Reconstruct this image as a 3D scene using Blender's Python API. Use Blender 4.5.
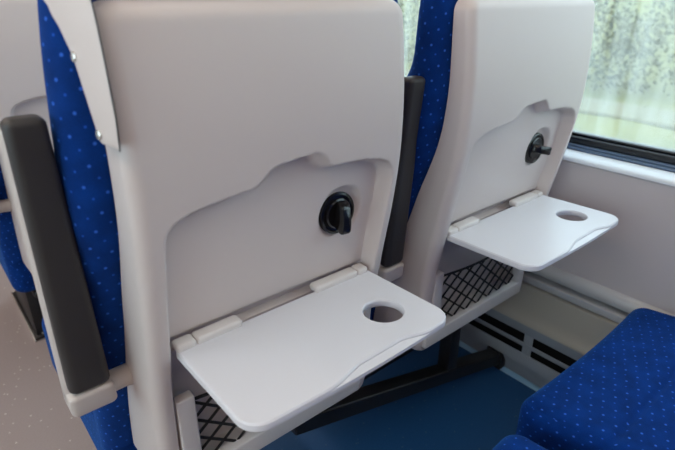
import bpy, bmesh, math, random
import numpy as np
from mathutils import Vector, Matrix

# ------------------------------------------------------------------ scene, camera, light
sc = bpy.context.scene
for o in list(bpy.data.objects):
    bpy.data.objects.remove(o)
COL = sc.collection
ZF = 0.045                       # measured heights minus this = height above the floor
vs = sc.view_settings
vs.view_transform = 'Standard'; vs.look = 'None'; vs.gamma = 1.0; vs.use_curve_mapping = False
vs.exposure = -0.14

cam_d = bpy.data.cameras.new('camera'); cam = bpy.data.objects.new('camera', cam_d); COL.objects.link(cam)
pit, yaw, rol = 0.4260, 0.7003, 0.0024
fw = Vector((math.sin(yaw)*math.cos(pit), math.cos(yaw)*math.cos(pit), -math.sin(pit)))
rt = Vector((math.cos(yaw), -math.sin(yaw), 0)); up = rt.cross(fw)
rt2 = math.cos(rol)*rt + math.sin(rol)*up; up2 = -math.sin(rol)*rt + math.cos(rol)*up
M = Matrix.Identity(4)
for i in range(3):
    M[i][0] = rt2[i]; M[i][1] = up2[i]; M[i][2] = -fw[i]
M.translation = Vector((-0.1918, -0.5583, 1.1289-ZF))
cam.matrix_world = M
cam_d.sensor_width = 36; cam_d.lens = 519.54/675*36; cam_d.clip_start = 0.01
cam_d.dof.use_dof = True; cam_d.dof.focus_distance = 0.85; cam_d.dof.aperture_fstop = 5.0
sc.camera = cam

world = bpy.data.worlds.new('overcast_sky'); sc.world = world; world.use_nodes = True
wn = world.node_tree; wn.nodes.clear()
wo = wn.nodes.new('ShaderNodeOutputWorld'); wb = wn.nodes.new('ShaderNodeBackground')
wb.inputs[0].default_value = (0.70, 0.86, 1.0, 1); wb.inputs[1].default_value = 4.4
wn.links.new(wb.outputs[0], wo.inputs[0])

def area(name, loc, rot, sx, sy, power, col):
    d = bpy.data.lights.new(name, 'AREA'); d.shape = 'RECTANGLE'; d.size = sx; d.size_y = sy
    d.energy = power; d.color = col
    o = bpy.data.objects.new(name, d); COL.objects.link(o); o.location = loc; o.rotation_euler = rot
    return o
# the two ceiling light lines of the carriage
area('ceiling_tube_light', (-0.75, 0.2, 2.13), (0, 0, 0), 0.12, 6.0, 33, (1.0, 0.83, 0.72))
area('ceiling_tube_light', (0.55, 0.2, 2.13), (0, 0, 0), 0.12, 6.0, 9, (1.0, 0.90, 0.83))

# ------------------------------------------------------------------ materials
def srgb(r, g, b):
    f = lambda c: (c/255/12.92 if c/255 <= 0.04045 else ((c/255+0.055)/1.055)**2.4)
    return (f(r), f(g), f(b), 1)
def new_mat(name):
    m = bpy.data.materials.new(name); m.use_nodes = True
    nt = m.node_tree
    return m, nt, nt.nodes['Principled BSDF']
def plastic(name, col, rough=0.45, bump=0.0, scale=900, metal=0.0, spec=0.5, mottling=0.0):
    m, nt, b = new_mat(name)
    b.inputs['Base Color'].default_value = col; b.inputs['Roughness'].default_value = rough
    b.inputs['Metallic'].default_value = metal; b.inputs['Specular IOR Level'].default_value = spec
    tc = nt.nodes.new('ShaderNodeTexCoord')
    if bump > 0:
        n = nt.nodes.new('ShaderNodeTexNoise'); n.inputs['Scale'].default_value = scale; n.inputs['Detail'].default_value = 2
        nt.links.new(tc.outputs['Object'], n.inputs['Vector'])
        bp = nt.nodes.new('ShaderNodeBump'); bp.inputs['Strength'].default_value = bump; bp.inputs['Distance'].default_value = 0.001
        nt.links.new(n.outputs['Fac'], bp.inputs['Height']); nt.links.new(bp.outputs['Normal'], b.inputs['Normal'])
    if mottling > 0:
        n2 = nt.nodes.new('ShaderNodeTexNoise'); n2.inputs['Scale'].default_value = 7; n2.inputs['Detail'].default_value = 4
        nt.links.new(tc.outputs['Object'], n2.inputs['Vector'])
        mx = nt.nodes.new('ShaderNodeMixRGB'); mx.blend_type = 'MIX'
        mx.inputs[1].default_value = tuple(c*(1-mottling) for c in col[:3])+(1,)
        mx.inputs[2].default_value = tuple(min(1, c*(1+mottling)) for c in col[:3])+(1,)
        nt.links.new(n2.outputs['Fac'], mx.inputs[0]); nt.links.new(mx.outputs[0], b.inputs['Base Color'])
    return m
MAT = {}
MAT['shell'] = plastic('grained_shell_plastic', srgb(207, 195, 190), 0.42, 0.12, 1400, mottling=0.012)
MAT['tray'] = plastic('smooth_tray_laminate', srgb(214, 212, 216), 0.33, 0.05, 1600)
MAT['clip'] = plastic('hinge_plastic', srgb(212, 205, 201), 0.4)
MAT['black'] = plastic('black_gloss_plastic', srgb(16, 15, 16), 0.22)
MAT['pad'] = plastic('charcoal_armrest_rubber', srgb(50, 47, 46), 0.5, 0.2, 1500)
MAT['frame'] = plastic('black_powder_coat', srgb(24, 24, 26), 0.45, 0.2, 700)
MAT['net'] = plastic('black_elastic_cord', srgb(14, 14, 17), 0.75)
MAT['arm'] = plastic('warm_grey_cast_arm', srgb(196, 186, 180), 0.35, 0.05, 900)
MAT['cap'] = plastic('satin_steel_cap', srgb(225, 222, 215), 0.25, metal=0.7)
MAT['wall'] = plastic('wall_panel_laminate', srgb(202, 192, 190), 0.5, 0.15, 600)
MAT['sill'] = plastic('pale_sill_plastic', srgb(226, 230, 234), 0.38)
MAT['rail'] = plastic('brushed_grey_rail', srgb(200, 198, 196), 0.35, 0.05, 500, metal=0.25)
MAT['vent'] = plastic('beige_grey_vent_cover', srgb(192, 184, 169), 0.36, 0.1, 500, metal=0.15, mottling=0.02)
MAT['grille'] = plastic('grey_vent_grille', srgb(150, 156, 162), 0.42, 0.1, 500)
MAT['dark'] = plastic('black_cavity', srgb(8, 8, 9), 0.8)
MAT['gasket'] = plastic('black_rubber_gasket', srgb(20, 24, 30), 0.4)
MAT['bead'] = plastic('blue_grey_bead', srgb(84, 104, 128), 0.3)
MAT['kerb'] = plastic('blue_grey_kerb_strip', srgb(150, 190, 215), 0.4, 0.1, 500)
MAT['ceiling'] = plastic('ceiling_panel', srgb(225, 220, 214), 0.5)

# speckled floors
def floor_mat(name, c0, c1, speck):
    m, nt, b = new_mat(name); b.inputs['Roughness'].default_value = 0.42
    tc = nt.nodes.new('ShaderNodeTexCoord')
    n = nt.nodes.new('ShaderNodeTexNoise'); n.inputs['Scale'].default_value = 240; n.inputs['Detail'].default_value = 3
    v = nt.nodes.new('ShaderNodeTexVoronoi'); v.inputs['Scale'].default_value = 42
    nt.links.new(tc.outputs['Object'], n.inputs['Vector']); nt.links.new(tc.outputs['Object'], v.inputs['Vector'])
    mx = nt.nodes.new('ShaderNodeMixRGB'); mx.inputs[1].default_value = c0; mx.inputs[2].default_value = c1
    nt.links.new(n.outputs['Fac'], mx.inputs[0])
    lt = nt.nodes.new('ShaderNodeMath'); lt.operation = 'LESS_THAN'; lt.inputs[1].default_value = 0.10
    nt.links.new(v.outputs['Distance'], lt.inputs[0])
    m2 = nt.nodes.new('ShaderNodeMixRGB'); m2.inputs[2].default_value = speck
    nt.links.new(lt.outputs[0], m2.inputs[0]); nt.links.new(mx.outputs[0], m2.inputs[1])
    nt.links.new(m2.outputs[0], b.inputs['Base Color'])
    return m
MAT['aisle'] = floor_mat('speckled_grey_vinyl', srgb(152, 138, 136), srgb(170, 156, 152), srgb(215, 206, 200))
MAT['bluefloor'] = floor_mat('blue_grey_vinyl', srgb(34, 82, 132), srgb(44, 94, 144), srgb(80, 110, 140))

# blue velour with small dots on a staggered lattice, in UV metres
def fabric():
    m, nt, b = new_mat('blue_dotted_velour')
    N = nt.nodes; L = nt.links
    uv = N.new('ShaderNodeUVMap'); uv.uv_map = 'UVMap'
    mp = N.new('ShaderNodeMapping'); mp.inputs['Rotation'].default_value = (0, 0, 0.35)
    L.new(uv.outputs[0], mp.inputs[0])
    def lattice(ox, oy, s, r, ang=0):
        a = N.new('ShaderNodeVectorMath'); a.operation = 'MULTIPLY_ADD'
        a.inputs[1].default_value = (1/s, 1/s, 0); a.inputs[2].default_value = (ox, oy, 0)
        L.new(mp.outputs[0], a.inputs[0])
        fr = N.new('ShaderNodeVectorMath'); fr.operation = 'FRACTION'; L.new(a.outputs[0], fr.inputs[0])
        sb = N.new('ShaderNodeVectorMath'); sb.operation = 'SUBTRACT'; sb.inputs[1].default_value = (0.5, 0.5, 0)
        L.new(fr.outputs[0], sb.inputs[0])
        ln = N.new('ShaderNodeVectorMath'); ln.operation = 'LENGTH'; L.new(sb.outputs[0], ln.inputs[0])
        mr = N.new('ShaderNodeMapRange'); mr.inputs[1].default_value = r/s*1.3; mr.inputs[2].default_value = r/s*0.6
        mr.inputs[3].default_value = 0; mr.inputs[4].default_value = 1
        L.new(ln.outputs['Value'], mr.inputs[0]); return mr.outputs[0]
    d1 = lattice(0, 0, 0.0245, 0.0019); d2 = lattice(0.5, 0.42, 0.0245, 0.0015)
    ns = N.new('ShaderNodeTexNoise'); ns.inputs['Scale'].default_value = 26; ns.inputs['Detail'].default_value = 3
    L.new(uv.outputs[0], ns.inputs['Vector'])
    fine = N.new('ShaderNodeTexNoise'); fine.inputs['Scale'].default_value = 700; fine.inputs['Detail'].default_value = 2
    L.new(uv.outputs[0], fine.inputs['Vector'])
    base = N.new('ShaderNodeMixRGB'); base.inputs[1].default_value = srgb(0, 36, 94); base.inputs[2].default_value = srgb(3, 55, 132)
    L.new(fine.outputs['Fac'], base.inputs[0])
    mo = N.new('ShaderNodeMixRGB'); mo.blend_type = 'MULTIPLY'; mo.inputs[0].default_value = 1
    mrg = N.new('ShaderNodeMapRange'); mrg.inputs[1].default_value = 0.3; mrg.inputs[2].default_value = 0.7; mrg.inputs[3].default_value = 0.72; mrg.inputs[4].default_value = 1.18
    L.new(ns.outputs['Fac'], mrg.inputs[0]); L.new(base.outputs[0], mo.inputs[1]); L.new(mrg.outputs[0], mo.inputs[2])
    x1 = N.new('ShaderNodeMixRGB'); x1.inputs[2].default_value = srgb(46, 98, 200)
    L.new(d1, x1.inputs[0]); L.new(mo.outputs[0], x1.inputs[1])
    x2 = N.new('ShaderNodeMixRGB'); x2.inputs[2].default_value = srgb(26, 80, 180)
    L.new(d2, x2.inputs[0]); L.new(x1.outputs[0], x2.inputs[1])
    L.new(x2.outputs[0], b.inputs['Base Color'])
    b.inputs['Roughness'].default_value = 0.9; b.inputs['Specular IOR Level'].default_value = 0.15
    b.inputs['Sheen Weight'].default_value = 0.35; b.inputs['Sheen Tint'].default_value = srgb(60, 140, 230)
    b.inputs['Sheen Roughness'].default_value = 0.4
    bm_ = N.new('ShaderNodeBump'); bm_.inputs['Strength'].default_value = 0.35; bm_.inputs['Distance'].default_value = 0.001
    L.new(fine.outputs['Fac'], bm_.inputs['Height']); L.new(bm_.outputs['Normal'], b.inputs['Normal'])
    return m
MAT['fabric'] = fabric()

def glass():
    m = bpy.data.materials.new('rain_misted_glass'); m.use_nodes = True
    nt = m.node_tree; N = nt.nodes; L = nt.links; N.clear()
    o = N.new('ShaderNodeOutputMaterial')
    tr = N.new('ShaderNodeBsdfTransparent'); tr.inputs[0].default_value = (0.93, 0.97, 0.95, 1)
    tl = N.new('ShaderNodeBsdfTranslucent'); tl.inputs[0].default_value = (0.9, 0.95, 0.95, 1)
    gl = N.new('ShaderNodeBsdfGlossy'); gl.inputs['Roughness'].default_value = 0.05
    tc = N.new('ShaderNodeTexCoord')
    mp = N.new('ShaderNodeMapping'); mp.inputs['Scale'].default_value = (1, 14, 1.5)
    L.new(tc.outputs['Object'], mp.inputs[0])
    n = N.new('ShaderNodeTexNoise'); n.inputs['Scale'].default_value = 3.0; n.inputs['Detail'].default_value = 4
    L.new(mp.outputs[0], n.inputs['Vector'])
    mr = N.new('ShaderNodeMapRange'); mr.inputs[1].default_value = 0.3; mr.inputs[2].default_value = 0.75
    mr.inputs[3].default_value = 0.04; mr.inputs[4].default_value = 0.20
    L.new(n.outputs['Fac'], mr.inputs[0])
    m1 = N.new('ShaderNodeMixShader'); L.new(mr.outputs[0], m1.inputs[0]); L.new(tr.outputs[0], m1.inputs[1]); L.new(tl.outputs[0], m1.inputs[2])
    m2 = N.new('ShaderNodeMixShader'); m2.inputs[0].default_value = 0.04
    L.new(m1.outputs[0], m2.inputs[1]); L.new(gl.outputs[0], m2.inputs[2]); L.new(m2.outputs[0], o.inputs[0])
    return m
MAT['glass'] = glass()

def ground_mat(name, c0, c1, scale):
    m, nt, b = new_mat(name); b.inputs['Roughness'].default_value = 0.9
    tc = nt.nodes.new('ShaderNodeTexCoord')
    n = nt.nodes.new('ShaderNodeTexNoise'); n.inputs['Scale'].default_value = scale; n.inputs['Detail'].default_value = 6
    cr = nt.nodes.new('ShaderNodeMixRGB'); cr.inputs[1].default_value = c0; cr.inputs[2].default_value = c1
    nt.links.new(tc.outputs['Object'], n.inputs['Vector']); nt.links.new(n.outputs['Fac'], cr.inputs[0])
    nt.links.new(cr.outputs[0], b.inputs['Base Color'])
    return m
MAT['grass'] = ground_mat('wet_meadow_grass', srgb(88, 92, 48), srgb(138, 130, 78), 2.2)
MAT['gravel'] = ground_mat('pale_gravel', srgb(104, 98, 76), srgb(134, 126, 102), 6)
def leaf_mat():
    m, nt, b = new_mat('shrub_leaves'); b.inputs['Roughness'].default_value = 0.6
    oi = nt.nodes.new('ShaderNodeTexCoord')
    n = nt.nodes.new('ShaderNodeTexNoise'); n.inputs['Scale'].default_value = 1.6; n.inputs['Detail'].default_value = 5
    cr = nt.nodes.new('ShaderNodeValToRGB')
    cr.color_ramp.elements[0].position = 0.35; cr.color_ramp.elements[0].color = srgb(52, 54, 38)
    cr.color_ramp.elements[1].position = 0.68; cr.color_ramp.elements[1].color = srgb(120, 112, 78)
    nt.links.new(oi.outputs['Object'], n.inputs['Vector']); nt.links.new(n.outputs['Fac'], cr.inputs[0])
    nt.links.new(cr.outputs[0], b.inputs['Base Color'])
    return m
MAT['leaf'] = leaf_mat()
def emit(name, col, s):
    m = bpy.data.materials.new(name); m.use_nodes = True; nt = m.node_tree
    b = nt.nodes['Principled BSDF']; b.inputs['Base Color'].default_value = col
    b.inputs['Emission Color'].default_value = col; b.inputs['Emission Strength'].default_value = s
    return m
MAT['diffuser'] = emit('lit_lamp_diffuser', (1, 0.9, 0.82, 1), 2.0)
def drop_mat():
    m, nt, b = new_mat('rain_water'); b.inputs['Base Color'].default_value = (1, 1, 1, 1)
    b.inputs['Roughness'].default_value = 0.02; b.inputs['IOR'].default_value = 1.33; b.inputs['Transmission Weight'].default_value = 1
    return m
MAT['drop'] = drop_mat()

# ------------------------------------------------------------------ mesh helpers
def finish(name, bm, mat, parent=None, smooth=True, angle=40, label=None):
    me = bpy.data.meshes.new(name)
    for v in bm.verts: v.co.z -= ZF
    bm.normal_update(); bm.to_mesh(me); bm.free()
    if me.uv_layers: me.uv_layers[0].name = 'UVMap'
    mats = mat if isinstance(mat, (list, tuple)) else [mat]
    for k in mats: me.materials.append(MAT[k])
    if smooth:
        for p in me.polygons: p.use_smooth = True
        me.set_sharp_from_angle(angle=math.radians(angle))
    o = bpy.data.objects.new(name, me); COL.objects.link(o)
    if parent: o.parent = parent
    if label: o['label'] = label
    return o
def thing(name, label, cat, loc, group=None):
    o = bpy.data.objects.new(name, None); COL.objects.link(o); o.location = loc
    o['label'] = label; o['category'] = cat
    o.empty_display_size = 0.1
    if group: o['group'] = group
    return o
def tag(o, label, cat, group=None, kind=None):
    o['label'] = label; o['category'] = cat
    if group: o['group'] = group
    if kind: o['kind'] = kind
    return o
def struct(o):
    o['kind'] = 'structure'; return o

def grid_faces(bm, V, closed_u=False):
    """V: list of rows of BMVerts"""
    n = len(V[0]); F = []
    for i in range(len(V)-1):
        for j in range(n if closed_u else n-1):
            k = (j+1) % n
            F.append(bm.faces.new((V[i][j], V[i][k], V[i+1][k], V[i+1][j])))
    return F
def rbox(bm, lo, hi, r, seg=3, warp=None, res=None, uv=False):
    """box with rounded edges added to bm; res = (nx,ny,nz) extra divisions, warp = fn(Vector)->Vector"""
    lo = np.array(lo, float); hi = np.array(hi, float)
    r = min(r, *(list((hi-lo)/2*0.999)))
    res = res or (1, 1, 1)
    ax = []
    for a in range(3):
        t = [math.sin(math.pi/2*(k/seg)) for k in range(seg+1)]
        low = [lo[a] + r*(1-math.cos(math.pi/4*k/seg)/1.0)*0 + r*(k/seg) for k in range(seg+1)]
        mid = list(np.linspace(lo[a]+r, hi[a]-r, res[a]+1))[1:-1]
        high = [hi[a]-r + r*(k/seg) for k in range(seg+1)]
        ax.append(low+mid+high)
    cache = {}
    def V(p):
        p = np.array(p, float)
        c = np.minimum(np.maximum(p, lo+r), hi-r)
        d = p-c
        # cube-to-sphere on the rounding shell
        m = np.max(np.abs(d)); l = np.linalg.norm(d)
        q = c + (d/l*m if l > 1e-9 else d)
        key = tuple(np.round(p, 7))
        if key not in cache:
            w = Vector(q)
            if warp: w = warp(w)
            cache[key] = bm.verts.new(w)
        return cache[key]
    uvl = bm.loops.layers.uv.verify() if uv else None
    for a in range(3):
        b, c = (a+1) % 3, (a+2) % 3
        for side in (0, 1):
            va = (lo if side == 0 else hi)[a]
            for i in range(len(ax[b])-1):
                for j in range(len(ax[c])-1):
                    P = []
                    for (x, y) in ((i, j), (i+1, j), (i+1, j+1), (i, j+1)):
                        p = [0, 0, 0]; p[a] = va; p[b] = ax[b][x]; p[c] = ax[c][y]; P.append(tuple(p))
                    if side == 0: P = P[::-1]
                    vv = [V(p) for p in P]
                    if len(set(vv)) < 3: continue
                    try: f = bm.faces.new(vv)
                    except ValueError: continue
                    if uv:
                        for lp, p in zip(f.loops, P): lp[uvl].uv = (p[b], p[c])
def tube(bm, pts, r, n=8, closed=False, cap=True):
    pts = [Vector(p) for p in pts]; rings = []
    prev = None
    for i, p in enumerate(pts):
        a = pts[i-1] if i > 0 else p; b = pts[i+1] if i < len(pts)-1 else p
        t = (b-a).normalized()
        if prev is None:
            h = Vector((0, 0, 1)) if abs(t.z) < 0.9 else Vector((1, 0, 0))
            u = t.cross(h).normalized()
        else:
            u = (prev - t*prev.dot(t)).normalized()
        prev = u; w = t.cross(u)
        rr = r[i] if isinstance(r, (list, tuple)) else r
        rings.append([bm.verts.new(p + (u*math.cos(2*math.pi*k/n)+w*math.sin(2*math.pi*k/n))*rr) for k in range(n)])
    grid_faces(bm, rings, True)
    if cap:
        bm.faces.new(rings[0][::-1]); bm.faces.new(rings[-1])
def prism(bm, poly, axis, a0, a1, bevel=0.0, seg=2):
    """extrude a 2D polygon along axis (0:x,1:y,2:z) from a0 to a1, bevelled"""
    def P(u, v, w):
        return {0: (w, u, v), 1: (u, w, v), 2: (u, v, w)}[axis]
    tmp = bmesh.new()
    A = [tmp.verts.new(P(u, v, a0)) for u, v in poly]; B = [tmp.verts.new(P(u, v, a1)) for u, v in poly]
    tmp.faces.new(A); tmp.faces.new(B)
    for i in range(len(poly)):
        j = (i+1) % len(poly); tmp.faces.new((A[i], A[j], B[j], B[i]))
    bmesh.ops.recalc_face_normals(tmp, faces=tmp.faces)
    if bevel:
        bmesh.ops.bevel(tmp, geom=list(tmp.edges), offset=bevel, segments=seg, affect='EDGES', profile=0.5, clamp_overlap=True)
    me = bpy.data.meshes.new('tmp'); tmp.to_mesh(me); tmp.free(); bm.from_mesh(me); bpy.data.meshes.remove(me)
def interp(z, tab):
    xs = [t[0] for t in tab]; ys = [t[1] for t in tab]
    # smooth (pchip-like via fine linear + box smoothing)
    z = np.asarray(z, float)
    acc = 0; k = np.linspace(-0.03, 0.03, 7)
    for d in k: acc = acc + np.interp(z+d, xs, ys)
    return acc/len(k)
def smooth01(t):
    t = np.clip(t, 0, 1); return t*t*(3-2*t)

# ------------------------------------------------------------------ carriage shell (the setting)
XW = 1.0; Y0, Y1 = -4.0, 6.0
def boxobj(name, lo, hi, mat, r=0.003, parent=None, label=None, seg=1):
    bm = bmesh.new(); rbox(bm, lo, hi, r, seg); return finish(name, bm, mat, parent, label=label)
bm = bmesh.new()
rbox(bm, (-1.62, Y0, ZF-0.10), (1.12, Y1, ZF), 0.002, 1)
fl = finish('floor', bm, ['aisle', 'bluefloor'], smooth=False); struct(fl)
# the blue-grey covering under the seats lies flush beside the grey aisle covering
bm = bmesh.new(); rbox(bm, (0.0, Y0, ZF-0.001), (1.032, Y1, ZF+0.0015), 0.0005, 1)
struct(finish('floor.001', bm, 'bluefloor', smooth=False))
struct(boxobj('ceiling', (-1.62, Y0, 2.2+ZF), (1.16, Y1, 2.26+ZF), 'ceiling'))
struct(boxobj('wall_front', (-1.62, Y1, ZF), (1.16, Y1+0.05, 2.2+ZF), 'wall'))
struct(boxobj('wall_back', (-1.62, Y0-0.05, ZF), (1.16, Y0, 2.2+ZF), 'wall'))
# right wall: lower panel, piers beside the window, header
WZ1 = 1.78
WIN = {1: (-2.0, 2.6), -1: (-1.2, 1.0)}     # extent of the windows along the carriage
def wall_side(name, X, s):
    WY0, WY1 = WIN[s]
    bm = bmesh.new()
    a, b = sorted((X, X+s*0.09))
    rbox(bm, (a, Y0, 0.44), (b, Y1, 0.757), 0.004, 1)
    rbox(bm, (a, Y0, WZ1), (b, Y1, 2.2+ZF), 0.004, 1)
    rbox(bm, (a, Y0, 0.757), (b, WY0, WZ1), 0.004, 1)
    rbox(bm, (a, WY1, 0.757), (b, Y1, WZ1), 0.004, 1)
    a, b = sorted((X+s*0.05, X+s*0.12))
    rbox(bm, (a, Y0, ZF), (b, Y1, 0.44), 0.004, 1)
    return struct(finish(name, bm, 'wall', smooth=False))
wall_side('wall_right', XW, 1); wall_side('wall_left', -1.5, -1)
def sweep_y(bm, prof, y0, y1):
    """closed (x,z) profile swept along the carriage"""
    A = [bm.verts.new((x, y0, z)) for x, z in prof]; B = [bm.verts.new((x, y1, z)) for x, z in prof]
    n = len(prof)
    for i in range(n):
        j = (i+1) % n; bm.faces.new((A[i], A[j], B[j], B[i]))
    bm.faces.new(A); bm.faces.new(B)
    bmesh.ops.recalc_face_normals(bm, faces=bm.faces)
# pale ledge under the window
bm = bmesh.new()
sweep_y(bm, [(0.994, 0.7585), (0.994, 0.764), (0.998, 0.769), (1.030, 0.7755), (1.085, 0.7755), (1.085, 0.7585)], Y0, Y1)
struct(finish('trim_1', bm, 'sill', angle=60))
# window: rubber gasket frame with pane
def window(name, X, s):
    WY0, WY1 = WIN[s]
    w = bmesh.new()
    def bar(lo, hi):
        lo = list(lo); hi = list(hi)
        if lo[0] > hi[0]: lo[0], hi[0] = hi[0], lo[0]
        rbox(w, lo, hi, 0.004, 2)
    bar((X+s*0.040, WY0, 0.789), (X+s*0.075, WY1, 0.806)); bar((X+s*0.05, WY0, 0.806), (X+s*0.08, WY1, 0.813))
    bar((X+s*0.035, WY0, WZ1-0.04), (X+s*0.075, WY1, WZ1))
    bar((X+s*0.035, WY0, 0.80), (X+s*0.075, WY0+0.04, WZ1-0.04)); bar((X+s*0.035, WY1-0.04, 0.80), (X+s*0.075, WY1, WZ1-0.04))
    root = struct(finish(name, w, 'gasket'))
    w = bmesh.new(); bar((X+s*0.030, WY0, 0.7755), (X+s*0.055, WY1, 0.783)); bar((X+s*0.034, WY0, 0.783), (X+s*0.055, WY1, 0.789))
    finish('window_bead', w, 'bead', root, label='blue-grey bead under the rubber gasket')
    g = bmesh.new(); a, b = sorted((X+s*0.060, X+s*0.066))
    rbox(g, (a, WY0+0.02, 0.80), (b, WY1-0.02, WZ1-0.02), 0.001, 1)
    finish('window_pane', g, 'glass', root, smooth=False, label='rain-misted window glass')
    return root
window('window_1', XW, 1); window('window_2', -1.5, -1)
# rounded rail at the foot of the wall panel, with the slot below it
bm = bmesh.new()
sweep_y(bm, [(1.05, 0.474), (1.000, 0.476), (0.990, 0.470), (0.984, 0.460), (0.984, 0.449), (0.985, 0.442), (1.05, 0.442)], Y0, Y1)
struct(finish('trim_2', bm, 'rail', angle=50))
bm = bmesh.new()
sweep_y(bm, [(1.05, 0.446), (1.012, 0.446), (1.012, 0.420), (1.05, 0.420)], Y0, Y1)
struct(finish('trim_3', bm, 'dark', smooth=False))
# kerb strip on the floor along the wall
bm = bmesh.new()
sweep_y(bm, [(1.03, ZF+0.0015), (1.03, ZF+0.018), (1.034, ZF+0.021), (1.06, ZF+0.021), (1.06, ZF+0.0015)], Y0, Y1)
struct(finish('baseboard_right', bm, 'kerb', angle=60))

# heater: beige cover above a louvred grille
heater = thing('heater_vent', 'beige metal heater cover with black louvre slots along the foot of the window wall', 'heater', (1.0, 0.0, 0))
def rel(o, root):       # parts were modelled in world metres
    o.parent = root; o.location = -root.location; return o
bm = bmesh.new()
sweep_y(bm, [(1.045, 0.428), (0.990, 0.428), (0.983, 0.424), (0.983, 0.408), (0.988, 0.404), (1.045, 0.404)], -3.0, 4.0)
rel(finish('cover_lip', bm, 'rail', angle=50), heater)
bm = bmesh.new()
sweep_y(bm, [(1.045, 0.400), (0.990, 0.400), (0.985, 0.396), (0.984, 0.33), (0.980, 0.30), (0.974, 0.290), (0.974, 0.284), (1.045, 0.284)], -3.0, 4.0)
rel(finish('cover_panel', bm, 'vent', angle=50), heater)
bm = bmesh.new()
GX = 0.980
gz = [(0.284, 0.253), (0.224, 0.211), (0.188, 0.150)]          # solid bands
for a, b in gz: rbox(bm, (GX, -3.0, b), (GX+0.003, 4.0, a), 0.001, 1)
pitch = 0.245; y = 0.006 - 12*pitch
while y < 4.0:                                                  # mullions between slots
    rbox(bm, (GX+0.0005, y-0.0135, 0.16), (GX+0.0035, y+0.0135, 0.275), 0.001, 1); y += pitch
rel(finish('grille', bm, 'grille'), heater)
bm = bmesh.new(); rbox(bm, (GX+0.03, -3.0, 0.13), (GX+0.045, 4.0, 0.285), 0.001, 1)
rel(finish('duct_back', bm, 'dark', smooth=False), heater)
bm = bmesh.new()
sweep_y(bm, [(GX+0.004, 0.152), (GX+0.004, 0.146), (GX+0.02, 0.118), (GX+0.03, 0.085), (1.05, 0.085), (1.05, 0.152)], -3.0, 4.0)
rel(finish('lower_panel', bm, 'grille', angle=50), heater)

# ceiling lamps
for x in (-0.75, 0.55):
    lamp = thing('ceiling_lamp', 'long ceiling light line above the %s' % ('aisle' if x < 0 else 'window-side seats'), 'lamp', (x, 0.2, 2.2), 'ceiling light lines')
    bm = bmesh.new(); rbox(bm, (-0.1, -3.05, -0.05+ZF), (0.1, 3.05, 0.0+ZF), 0.01, 2); finish('lamp_housing', bm, 'ceiling', lamp)
    bm = bmesh.new(); rbox(bm, (-0.07, -3.0, -0.056+ZF), (0.07, 3.0, -0.048+ZF), 0.003, 1); finish('lamp_diffuser', bm, 'diffuser', lamp)

# ------------------------------------------------------------------ passenger seat
XC, HW = 0.1668, 0.2042
ZT, ZB = 1.1195, 0.415
YB = [(0.40, 0.016), (0.50, 0.012), (0.62, 0.002), (0.69, -0.012), (0.76, -0.025), (0.82, -0.037), (0.90, -0.048), (0.98, -0.050), (1.05, -0.045), (1.13, -0.034)]
YF = [(0.40, 0.150), (0.452, 0.145), (0.523, 0.130), (0.624, 0.096), (0.72, 0.058), (0.79, 0.036), (0.843, 0.014), (0.90, -0.004), (0.98, -0.012), (1.13, -0.006)]
yb = lambda z: interp(z, YB)
yf = lambda z: interp(z, YF)
REC = [(-0.008, 0.36), (-0.008, 0.60), (-0.008, 0.80), (-0.0045, 0.872), (-0.0005, 0.884), (0.008, 0.892), (0.025, 0.899), (0.05, 0.9035), (0.085, 0.907), (0.110, 0.909), (0.119, 0.913), (0.127, 0.920), (0.137, 0.929), (0.150, 0.932), (0.175, 0.934), (0.203, 0.936), (0.211, 0.932), (0.224, 0.917), (0.233, 0.912), (0.25, 0.912), (0.285, 0.911), (0.318, 0.905), (0.335, 0.897), (0.344, 0.886), (0.348, 0.870), (0.346, 0.83), (0.344, 0.73), (0.344, 0.36)]
def sdf(px, pz, poly):
    d = np.full(px.shape, 1e9); inside = np.zeros(px.shape, bool)
    n = len(poly)
    for i in range(n):
        x0, z0 = poly[i]; x1, z1 = poly[(i+1) % n]
        ex, ez = x1-x0, z1-z0
        t = np.clip(((px-x0)*ex+(pz-z0)*ez)/(ex*ex+ez*ez), 0, 1)
        d = np.minimum(d, np.hypot(px-x0-t*ex, pz-z0-t*ez))
        if abs(ez) > 1e-12:
            c = ((z0 <= pz) & (z1 > pz)) | ((z1 <= pz) & (z0 > pz))
            xi = x0+(pz-z0)/ez*ex
            inside ^= c & (px < xi)
    return np.where(inside, -d, d)
KX, KZ = 0.272, 0.822                     # table latch
def back_surface(x, z):
    """y of the moulded rear face"""
    x = np.asarray(x, float); z = np.asarray(z, float)
    y = yb(z)
    # rounded top and bottom edges
    for ze, s, r in ((ZT, 1, 0.020), (ZB, -1, 0.012)):
        q = np.clip((s*(z-ze)+r)/r, 0, 1); y = y + r*(1-np.sqrt(np.maximum(0, 1-q*q)))
    depth = 0.026 + 0.030*smooth01((0.70-z)/0.10)
    s = sdf(x, z, REC)
    y = y + depth*smooth01((0.003-s)/0.010)
    # slot along the tray hinge
    y = y + 0.016*smooth01((0.7105-z)/0.003)*smooth01((z-0.684)/0.004)*smooth01((-s-0.004)/0.004)
    # shallow dish round the latch
    k = np.hypot(x-KX-0.003, (z-KZ-0.004))
    y = y + 0.010*smooth01((0.0425-k)/0.008)
    return y
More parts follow.
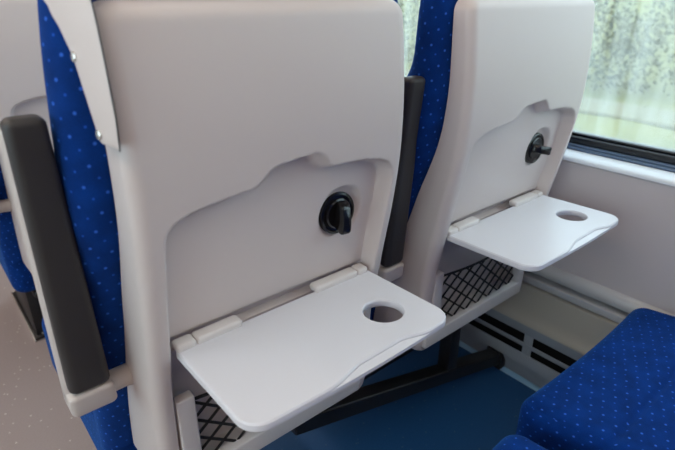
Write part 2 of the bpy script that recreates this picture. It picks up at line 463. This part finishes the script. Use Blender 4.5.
def make_shell():
    bm = bmesh.new()
    # rows, finer near the recess outline and the rounded ends
    zs = list(np.concatenate([ZB+0.012*(1-np.cos(np.linspace(0, math.pi/2, 6)))[:-1], np.arange(ZB+0.012, 0.60, 0.008), np.arange(0.60, 0.865, 0.005), np.arange(0.865, 0.95, 0.0022), np.arange(0.95, ZT-0.021, 0.008), ZT-0.02+0.02*np.sin(np.linspace(0, math.pi/2, 9))]))
    xin = np.concatenate([np.arange(XC-HW+0.018, 0.035, 0.0025), np.arange(0.035, 0.225, 0.0045), np.arange(0.225, XC+HW-0.018, 0.0025), [XC+HW-0.018]])
    rc = 0.018; rows = []
    for z in zs:
        w = HW
        for ze, s, r in ((ZT, 1, 0.024), (ZB, -1, 0.028)):
            q = min(max((s*(z-ze)+r)/r, 0), 1); w -= r*(1-math.sqrt(max(0, 1-q*q)))
        cut = HW - w
        f = float(yf(z)); b0 = float(yb(z))
        for ze, s, r in ((ZT, 1, 0.020), (ZB, -1, 0.012)):
            q = min(max((s*(z-ze)+r)/r, 0), 1); b0 += r*(1-math.sqrt(max(0, 1-q*q)))
        f = max(f, b0+0.004)
        rcy = min(rc, (f-b0)*0.6)
        row = []
        xl, xr = XC-w, XC+w
        side = [(xl-0.003, f), (xl-0.0025, f-(f-b0-rcy)*0.33), (xl-0.0012, f-(f-b0-rcy)*0.66)]
        row += side
        for a in np.linspace(0, math.pi/2, 7):
            row.append((xl+rc*(1-math.cos(a)), b0+rcy*(1-math.sin(a))))
        scale = (xr-xl-2*rc)/(2*HW-2*rc)
        X = XC+(xin-XC)*scale
        Y = back_surface(X, np.full_like(X, z))
        row += list(zip(X[1:-1], Y[1:-1]))
        for a in np.linspace(math.pi/2, 0, 7):
            row.append((xr-rc*(1-math.cos(a)), b0+rcy*(1-math.sin(a))))
        row += [(2*XC-p[0], p[1]) for p in side[::-1]]
        rows.append([bm.verts.new((x, y, z)) for x, y in row])
    grid_faces(bm, rows)
    for i in range(len(rows)-1):
        bm.faces.new((rows[i][-1], rows[i][0], rows[i+1][0], rows[i+1][-1]))
    bm.faces.new(rows[0][::-1]); bm.faces.new(rows[-1])
    bmesh.ops.recalc_face_normals(bm, faces=bm.faces)
    return bm
def make_back_cushion():
    """upholstered backrest, rows of a rounded rectangle, uv in metres"""
    bm = bmesh.new(); uvl = bm.loops.layers.uv.verify()
    zs = np.concatenate([np.linspace(0.44, 1.18, 56), 1.18+0.03*np.sin(np.linspace(0, math.pi/2, 7))[1:]])
    rows = []; S = None; xc = XC+0.003
    for z in zs:
        shrink = 0.03*(1-math.sqrt(max(0, 1-max(0, (z-1.18)/0.03)**2)))
        hw = float(interp(z, [(0.44, 0.250), (0.9, 0.2515), (1.0, 0.2485), (1.06, 0.2435), (1.116, 0.2355), (1.17, 0.226), (1.23, 0.205)])) - shrink
        f = float(yf(z)) + 0.003 + shrink*0.3
        low = float(smooth01((1.04-z)/0.13))
        t = 0.076 + 0.075*low - shrink
        rb = 0.034; fx, fy = 0.105-0.040*low, t-0.036       # rear corner radius, long soft front corner
        half = []
        for a in np.linspace(-math.pi/2, 0, 7): half.append((hw-rb+rb*math.cos(a), f+rb+rb*math.sin(a)))
        for a in np.linspace(0, math.pi/2, 11): half.append((hw-fx+fx*math.cos(a), f+0.036+fy*math.sin(a)))
        pts = [(xc+x, y) for x, y in half] + [(xc-x, y) for x, y in half[::-1]]
        rows.append([bm.verts.new((x, y, z)) for x, y in pts])
        d = [0]
        for i in range(len(pts)): d.append(d[-1]+math.dist(pts[i], pts[(i+1) % len(pts)]))
        S = S or d
    for i in range(len(rows)-1):
        n = len(rows[i])
        for j in range(n):
            k = (j+1) % n
            f = bm.faces.new((rows[i][j], rows[i][k], rows[i+1][k], rows[i+1][j]))
            for lp, (a, b) in zip(f.loops, ((j, i), (j+1, i), (j+1, i+1), (j, i+1))): lp[uvl].uv = (S[a], zs[b])
    for f, rw, zz in ((bm.faces.new(rows[0][::-1]), 0, 0), (bm.faces.new(rows[-1]), 1, 0)):
        for lp in f.loops: lp[uvl].uv = (lp.vert.co.x, lp.vert.co.y)
    bmesh.ops.recalc_face_normals(bm, faces=bm.faces)
    return bm
def make_seat_cushion():
    bm = bmesh.new()
    def warp(p):
        x, y, z = p
        top = smooth01((z-0.40)/0.06)
        crown = 0.010*(1-((x-0.179)/0.24)**2)
        front = -0.012*smooth01((y-0.47)/0.13)
        seam = -0.006*math.exp(-((y-0.455)/0.005)**2)
        return Vector((x, y + 0.012*smooth01((y-0.4)/0.2)*((x-0.176)/0.25)**2, z + top*(crown*0.6 + front + seam)))
    rbox(bm, (-0.078, 0.165, 0.320), (0.412, 0.602, 0.498), 0.034, 6, warp, (14, 90, 3), uv=True)
    return bm
TILT = 0.0193
def make_tray():
    bm = bmesh.new()
    Wt, Dt, th = 0.340, 0.189, 0.0125
    out = []
    def arc(cx_, cy_, r, a0, a1, n=10):
        for a in np.linspace(a0, a1, n): out.append((cx_+r*math.cos(a), cy_+r*math.sin(a)))
    R = 0.030
    out.append((0.003, -0.003)); out.append((0.0, -0.006))
    for y in np.linspace(0.02, Dt-R-0.005, 6): out.append((0.0, -y))
    arc(R, -(Dt-R), R, math.pi, 1.5*math.pi)
    for x in np.linspace(R+0.01, Wt-R-0.01, 56): out.append((x, -Dt - 0.003*math.sin(math.pi*(x-R)/(Wt-2*R))))
    arc(Wt-R, -(Dt-R), R, 1.5*math.pi, 2*math.pi)
    for y in np.linspace(Dt-R-0.005, 0.02, 6): out.append((Wt, -y))
    out.append((Wt, -0.006)); out.append((Wt-0.003, -0.003))
    hole = [(0.271+0.0295*math.cos(a), -0.113+0.0295*math.sin(a)) for a in np.linspace(0, 2*math.pi, 40, endpoint=False)]
    def inset(poly, d):
        n = len(poly); res = []
        for i in range(n):
            a = Vector(poly[i-1]); b = Vector(poly[(i+1) % n]); t = (b-a).normalized()
            res.append((poly[i][0]-t.y*d, poly[i][1]+t.x*d))
        return res
    def scoop(x):      # finger scoop cut in the upper front edge
        return 0.0135*float(smooth01((x-0.105)/0.07)*smooth01((0.288-x)/0.05))
    def ring(poly, d, z, sc_=False):
        P = inset(poly, d); L = []
        for (x, y) in P:
            if sc_ and y < -Dt+0.015: y += scoop(x)
            L.append(bm.verts.new((x, y, z)))
        return L
    b = 0.0022
    o1 = ring(out, b, -th); o2 = ring(out, 0, -th+b); o2b = ring(out, 0, -th*0.45); o2c = ring(out, 0.0001, -th*0.40); o2d = ring(out, 0.0002, -th*0.385, True); o3 = ring(out, 0.0002, -b, True); o4 = ring(out, b, 0, True)
    h1 = ring(hole, -b*0.7, -th); h2 = ring(hole, 0, -th+b); h3 = ring(hole, 0, -b); h4 = ring(hole, -b*0.7, 0)
    grid_faces(bm, [o1, o2, o2b, o2c, o2d, o3, o4], True)
    grid_faces(bm, [h4, h3, h2, h1], True)
    for o_, h_ in ((o4, h4), (o1, h1)):
        E = []
        for L in (o_, h_):
            for i in range(len(L)):
                e = bm.edges.get((L[i], L[(i+1) % len(L)])); E.append(e)
        bmesh.ops.triangle_fill(bm, use_beauty=True, use_dissolve=False, edges=E)
    bmesh.ops.recalc_face_normals(bm, faces=bm.faces)
    for v in bm.verts:      # hinge line at y=0, z=0.700, slightly raised front
        v.co = Vector((v.co.x, v.co.y, 0.700 + v.co.z - v.co.y*TILT))
    return bm
def make_net():
    bm = bmesh.new()
    x0, x1, zb = 0.020, 0.320, 0.462
    top = lambda x: 0.588 - 0.030*smooth01((x-0.0)/0.02)*0 - 0.012*math.sin(math.pi*min(max((x-x0)/(x1-x0), 0), 1)) if x < 0.9 else 0
    Yn = lambda x, z: 0.021 - 0.003*math.sin(math.pi*min(max((x-x0)/(x1-x0), 0), 1))
    # bias cords, clipped by the frame and the elastic hem
    def cords(slope, step, off):
        c = -1.0
        while c < 1.2:
            pts = []
            for k in range(121):
                x = x0 + (x1-x0)*k/120; z = zb + slope*(x-x0) + c
                if zb-0.004 <= z <= top(x): pts.append((x, Yn(x, z), z))
            if len(pts) > 3:
                tube(bm, pts[::4] + ([pts[-1]] if (len(pts)-1) % 4 else []), 0.0023, 6)
            c += step
    cords(0.80, 0.034, 0); cords(-0.80, 0.034, 0)
    return bm
def make_net_hem():
    bm = bmesh.new(); x0, x1 = 0.016, 0.322; P = []
    for k in range(25):
        x = x0+(x1-x0)*k/24; t = (x-x0)/(x1-x0)
        P.append((x, 0.021-0.003*math.sin(math.pi*t), 0.588-0.012*math.sin(math.pi*t)))
    tube(bm, P, 0.0026, 6); return bm

def seat_parts(root, handle, latch_angle, table=True, arm_shift=(0, 0, 0)):
    finish('back_shell', make_shell(), 'shell', root, angle=50)
    finish('backrest_cushion', make_back_cushion(), 'fabric', root, angle=80)
    finish('seat_cushion', make_seat_cushion(), 'fabric', root, angle=80)
    bm = bmesh.new(); rbox(bm, (-0.035, 0.17, 0.30), (0.39, 0.56, 0.322), 0.01, 2); finish('seat_pan', bm, 'frame', root)
    # armrest folded up beside the backrest
    lean = lambda z: 0.012 + (1.015-z)*0.105
    def wp(p):
        k = (1.016-p.z)/0.35; t = (p.x+0.123)/0.039
        return Vector((p.x + 0.013*k*t, p.y+lean(p.z), p.z))
    bm = bmesh.new(); rbox(bm, (-0.1245, 0.010, 0.625), (-0.0845, 0.044, 1.008), 0.008, 3, wp, (1, 1, 8))
    arm = finish('armrest', bm, 'arm', root, label='grey cast armrest folded upright')
    arm.location = arm_shift
    bm = bmesh.new()
    rbox(bm, (-0.122, -0.004, 0.655), (-0.084, 0.026, 1.016), 0.009, 4, wp, (1, 1, 10)); finish('arm_pad', bm, 'pad', arm, label='charcoal rubber armrest pad')
    bm = bmesh.new()
    rbox(bm, (-0.1245, -0.006, 0.619), (-0.0825, 0.044, 0.6545), 0.007, 4, wp); finish('arm_end', bm, 'arm', arm)
    bm = bmesh.new(); tube(bm, [(-0.078, 0.078, 0.632), (-0.050, 0.084, 0.628), (-0.040, 0.085, 0.627), (-0.030, 0.085, 0.627)], [0.0155, 0.0155, 0.0162, 0.0162], 24)
    finish('pivot', bm, 'arm', arm)
    # table frame and net pocket
    if table:
        bm = bmesh.new()
        rbox(bm, (-0.007, 0.006, 0.440), (0.021, 0.024, 0.606), 0.003, 2); finish('net_post', bm, 'clip', root)
        bm = bmesh.new()
        rbox(bm, (0.318, 0.006, 0.440), (0.342, 0.024, 0.606), 0.003, 2); finish('net_post', bm, 'clip', root)
        bm = bmesh.new()
        rbox(bm, (-0.022, 0.0045, 0.434), (0.338, 0.026, 0.468), 0.003, 2)
        rbox(bm, (-0.015, 0.018, 0.436), (0.335, 0.070, 0.442), 0.002, 1)
        finish('net_rail', bm, 'clip', root)
        n = finish('storage_net', make_net(), 'net', root, label='black elastic mesh pocket'); finish('net_hem', make_net_hem(), 'net', n)
        t = finish('tray_table', make_tray(), 'tray', root, angle=35, label='pale fold-down tray with cup hole')
        for a, b, c in ((0.002, 0.099, 0.028), (0.230, 0.338, 0.314)):
            bm = bmesh.new()
            # rounded clip bar in two pieces with a seam
            rbox(bm, (a-0.002, -0.012, 0.697), (c-0.0003, 0.010, 0.7095), 0.0045, 4)
            rbox(bm, (c+0.0003, -0.012, 0.697), (b-0.002, 0.010, 0.7095), 0.0045, 4)
            finish('hinge_clip', bm, 'clip', t)
        # latch: black disc in the dish, ring, raised boss and wing grip
        L0 = float(back_surface(np.array([KX]), np.array([KZ]))[0])
        bm = bmesh.new()
        def lathe(prof, n=40):
            rings = [[bm.verts.new((KX+r*math.cos(2*math.pi*k/n), L0+y, KZ+r*math.sin(2*math.pi*k/n))) for k in range(n)] for r, y in prof]
            grid_faces(bm, rings, True); bm.faces.new(rings[-1])
        lathe([(0.0325, 0.004), (0.0335, -0.006), (0.0325, -0.0085), (0.029, -0.0095), (0.0275, -0.008), (0.024, -0.008), (0.0235, -0.010), (0.021, -0.0115), (0.017, -0.0115)])
        bmesh.ops.recalc_face_normals(bm, faces=bm.faces)
        la = finish('table_latch', bm, 'black', root, angle=30, label='round black turn latch')
        bm = bmesh.new()
        # the grip: a bowed blade seen edge-on, longer on one side, hooked at its tip
        prof = [(-0.021, -0.010), (-0.021, -0.016), (-0.014, -0.026), (0.000, -0.031), (0.012, -0.033), (0.023, -0.033), (0.0275, -0.029), (0.0265, -0.023), (0.0225, -0.018), (0.0205, -0.010)]
        tmp = bmesh.new(); prism(tmp, prof, 2, -0.0085, 0.0085, 0.0035, 2)
        ca, sa = math.cos(latch_angle), math.sin(latch_angle)
        for v in tmp.verts:
            u, d, w = v.co
            v.co = Vector((KX+u*ca-w*sa, L0+d, KZ+u*sa+w*ca))
        finish('latch_grip', tmp, 'black', la, angle=30)
        bm.free()
    if handle:
        bm = bmesh.new()
        # grab handle wrapping the aisle-side top corner: stations of kink / back edge from the top down
        K = [(-0.066, 0.075, 1.178), (-0.069, 0.066, 1.165), (-0.068, 0.045, 1.139), (-0.0635, 0.022, 1.119), (-0.0585, 0.003, 1.098), (-0.0545, -0.012, 1.070), (-0.052, -0.024, 1.022), (-0.0505, -0.031, 0.995), (-0.0500, -0.034, 0.991)]
        B = [(-0.050, 0.045, 1.188), (-0.045, 0.012, 1.178), (-0.043, -0.042, 1.150), (-0.043, -0.055, 1.122), (-0.043, -0.060, 1.100), (-0.043, -0.063, 1.070), (-0.043, -0.066, 1.020), (-0.0432, -0.063, 0.995), (-0.0432, -0.0615, 0.989)]
        rings = []
        for k, b in zip(K, B):
            rings.append([bm.verts.new(p) for p in (b, k, (k[0]+0.002, k[1]+0.010, k[2]+0.003), (k[0]+0.010, k[1]+0.013, k[2]+0.003), (b[0]+0.0045, b[1]+0.018, b[2]))])
        grid_faces(bm, rings, True); bm.faces.new(rings[0][::-1]); bm.faces.new(rings[-1])
        bmesh.ops.recalc_face_normals(bm, faces=bm.faces)
        ed = [e for e in bm.edges if len(e.link_faces) == 2 and e.calc_face_angle() > 0.45]
        bmesh.ops.bevel(bm, geom=ed, offset=0.0016, segments=2, affect='EDGES', profile=0.5, clamp_overlap=True)
        h = finish('grab_handle', bm, 'shell', root, angle=28)
        bm = bmesh.new(); tube(bm, [(b[0]+0.0006, b[1]-0.0006, b[2]) for b in B], 0.0007, 6)  # dark tube standing in for shade in the gap between handle and shell
        finish('seam_shade_line', bm, 'pad', h, label='thin dark line imitating the shaded gap along the handle edge')
        for p in ((-0.0543, -0.0125, 1.0712), (-0.0508, -0.0325, 1.0005)):
            bm = bmesh.new(); n = Vector((-0.97, -0.1, 0.1)).normalized(); p = Vector(p)
            tube(bm, [p-n*0.003, p+n*0.0006, p+n*0.0014], [0.0052, 0.0052, 0.0042], 20)
            finish('screw_cap', bm, 'cap', h, label='round silver screw cap')

PX = 0.5485
GR = 'blue dotted passenger seats with grey shells'
seatA = thing('passenger_seat', 'grey-backed aisle seat nearest the camera, tray folded down, grab handle at its corner', 'seat', (0, 0, 0), GR)
seat_parts(seatA, True, math.radians(-97))
def dup_tree(src, root, skip=()):
    for ch in src.children:
        if ch.name.split('.')[0] in skip: continue
        c = ch.copy(); COL.objects.link(c); c.parent = root
        for g in ch.children:
            d = g.copy(); COL.objects.link(d); d.parent = c
seatB = thing('passenger_seat', 'grey-backed seat beside the large window, its tray folded down over a heater', 'seat', (PX, 0, 0), GR)
seat_parts(seatB, False, math.radians(-14), arm_shift=(0.012, 0, -0.015))
seatC = thing('passenger_seat', 'seat one row ahead at the aisle, half hidden behind the raised armrest at far left', 'seat', (0, 0.83, 0), GR)
dup_tree(seatA, seatC)
CUT = ('tray_table', 'storage_net', 'net_post', 'net_rail', 'table_latch', 'grab_handle')
seatD = thing('passenger_seat', 'seat against the side wall at lower right, only its wide blue dotted cushion in view', 'seat', (PX+0.022, -0.838, 0), GR)
dup_tree(seatB, seatD, CUT)
seatE = thing('passenger_seat', 'seat of which only a blue cushion corner shows at the bottom edge', 'seat', (0.033, -0.862, 0), GR)
dup_tree(seatB, seatE, CUT)

# black steel frames that carry each pair of seats
def seat_frame(dy, label, src=None):
    root = thing('seat_frame', label, 'seat frame', (0, dy, 0), 'black steel seat frames')
    if src:
        dup_tree(src, root); return root
    bm = bmesh.new()      # diagonal brace from the wall up to the aisle seat
    y0, y1 = 0.080, 0.120
    prism(bm, [(1.005, 0.098), (1.005, 0.140), (0.24, 0.360), (0.24, 0.318)], 1, y0, y1, 0.003, 1); finish('brace', bm, 'frame', root)
    bm = bmesh.new(); rbox(bm, (0.727, 0.082, 0.19), (0.766, 0.118, 0.4145), 0.003, 1); finish('post', bm, 'frame', root)
    bm = bmesh.new(); rbox(bm, (0.975, 0.074, 0.092), (1.003, 0.126, 0.152), 0.003, 1); finish('wall_bracket', bm, 'frame', root)
    bm = bmesh.new(); rbox(bm, (0.02, 0.16, 0.262), (0.93, 0.21, 0.2995), 0.003, 1); rbox(bm, (0.02, 0.46, 0.262), (0.93, 0.51, 0.2995), 0.003, 1); finish('cross_beam', bm, 'frame', root)
    return root
frA = seat_frame(0, 'black steel frame with diagonal brace under the two seats with open trays')
frC = seat_frame(0.83, 'black pedestal frame under the seat one row ahead, seen beside the aisle floor', frA)
bm = bmesh.new(); rbox(bm, (-0.045, 0.36, 0.048), (0.06, 0.74, 0.058), 0.002, 1); rbox(bm, (-0.036, 0.375, 0.05), (0.06, 0.70, 0.27), 0.004, 1)
f = finish('pedestal', bm, 'frame', frC)
bm = bmesh.new(); rbox(bm, (-0.048, 0.355, 0.0468), (-0.0445, 0.75, 0.058), 0.001, 1); finish('pedestal_edge', bm, 'cap', f, label='silver edge of the pedestal')
bm = bmesh.new(); tube(bm, [(-0.015, 0.378, 0.056), (-0.015, 0.378, 0.063)], 0.008, 12); finish('bolt', bm, 'cap', f)

# ------------------------------------------------------------------ outside
bm = bmesh.new()
nx, ny = 50, 60
V = []
rnd = random.Random(3)
for i in range(nx+1):
    x = 1.6 + 60*(i/nx)**1.6
    V.append([bm.verts.new((x, -30+90*j/ny, -0.95 + 0.06*math.sin(j*1.7+i)+ (0.05*(x-12) if x > 12 else 0))) for j in range(ny+1)])
grid_faces(bm, V)
g = finish('meadow', bm, 'grass'); struct(g)
bm = bmesh.new(); rbox(bm, (9.3, -30, -0.95), (10.5, 60, -0.84), 0.05, 2); struct(finish('gravel_track', bm, 'gravel'))
bm = bmesh.new()
for k in range(60000):
    y = rnd.uniform(-8, 30); h = 3.2 + 1.3*math.sin(y*0.9) + 0.8*math.sin(y*2.3+1)
    z = -0.9 + (max(0.6, h))*rnd.random()**0.8
    x = 11.6 + rnd.random()*1.8 + 0.35*math.sin(z*2+y*1.3)
    s = rnd.uniform(0.025, 0.065)
    n = Vector((rnd.uniform(-1, 0.3), rnd.uniform(-.8, .8), rnd.uniform(-.2, 1))).normalized()
    u = n.orthogonal().normalized(); w = n.cross(u)
    c = Vector((x, y, z))
    bm.faces.new([bm.verts.new(c+u*s*a+w*s*0.6*b) for a, b in ((-1, 0), (0, -1), (1, 0), (0, 1))])
tag(finish('shrub_foliage', bm, 'leaf', smooth=False), 'pale green shrubs beyond the track outside the window', 'shrubs', kind='stuff')
# raindrops standing on the outside of the pane
bm = bmesh.new()
for k in range(1500):
    y = rnd.uniform(-0.6, 1.3); z = rnd.uniform(0.83, 1.2); r = rnd.uniform(0.0008, 0.0021)
    n = 6; c = Vector((1.0665, y, z)); rings = []
    for a in (0.0, 0.5, 1.0):
        rings.append([bm.verts.new(c+Vector((r*0.6*math.sin(a*1.3), r*math.cos(a*1.3)*math.cos(2*math.pi*q/n), r*1.15*math.cos(a*1.3)*math.sin(2*math.pi*q/n)))) for q in range(n)])
    grid_faces(bm, rings, True); bm.faces.new(rings[-1])
bmesh.ops.recalc_face_normals(bm, faces=bm.faces)
tag(finish('raindrops', bm, 'drop'), 'tiny raindrops on the outside of the large side window', 'raindrops', kind='stuff')
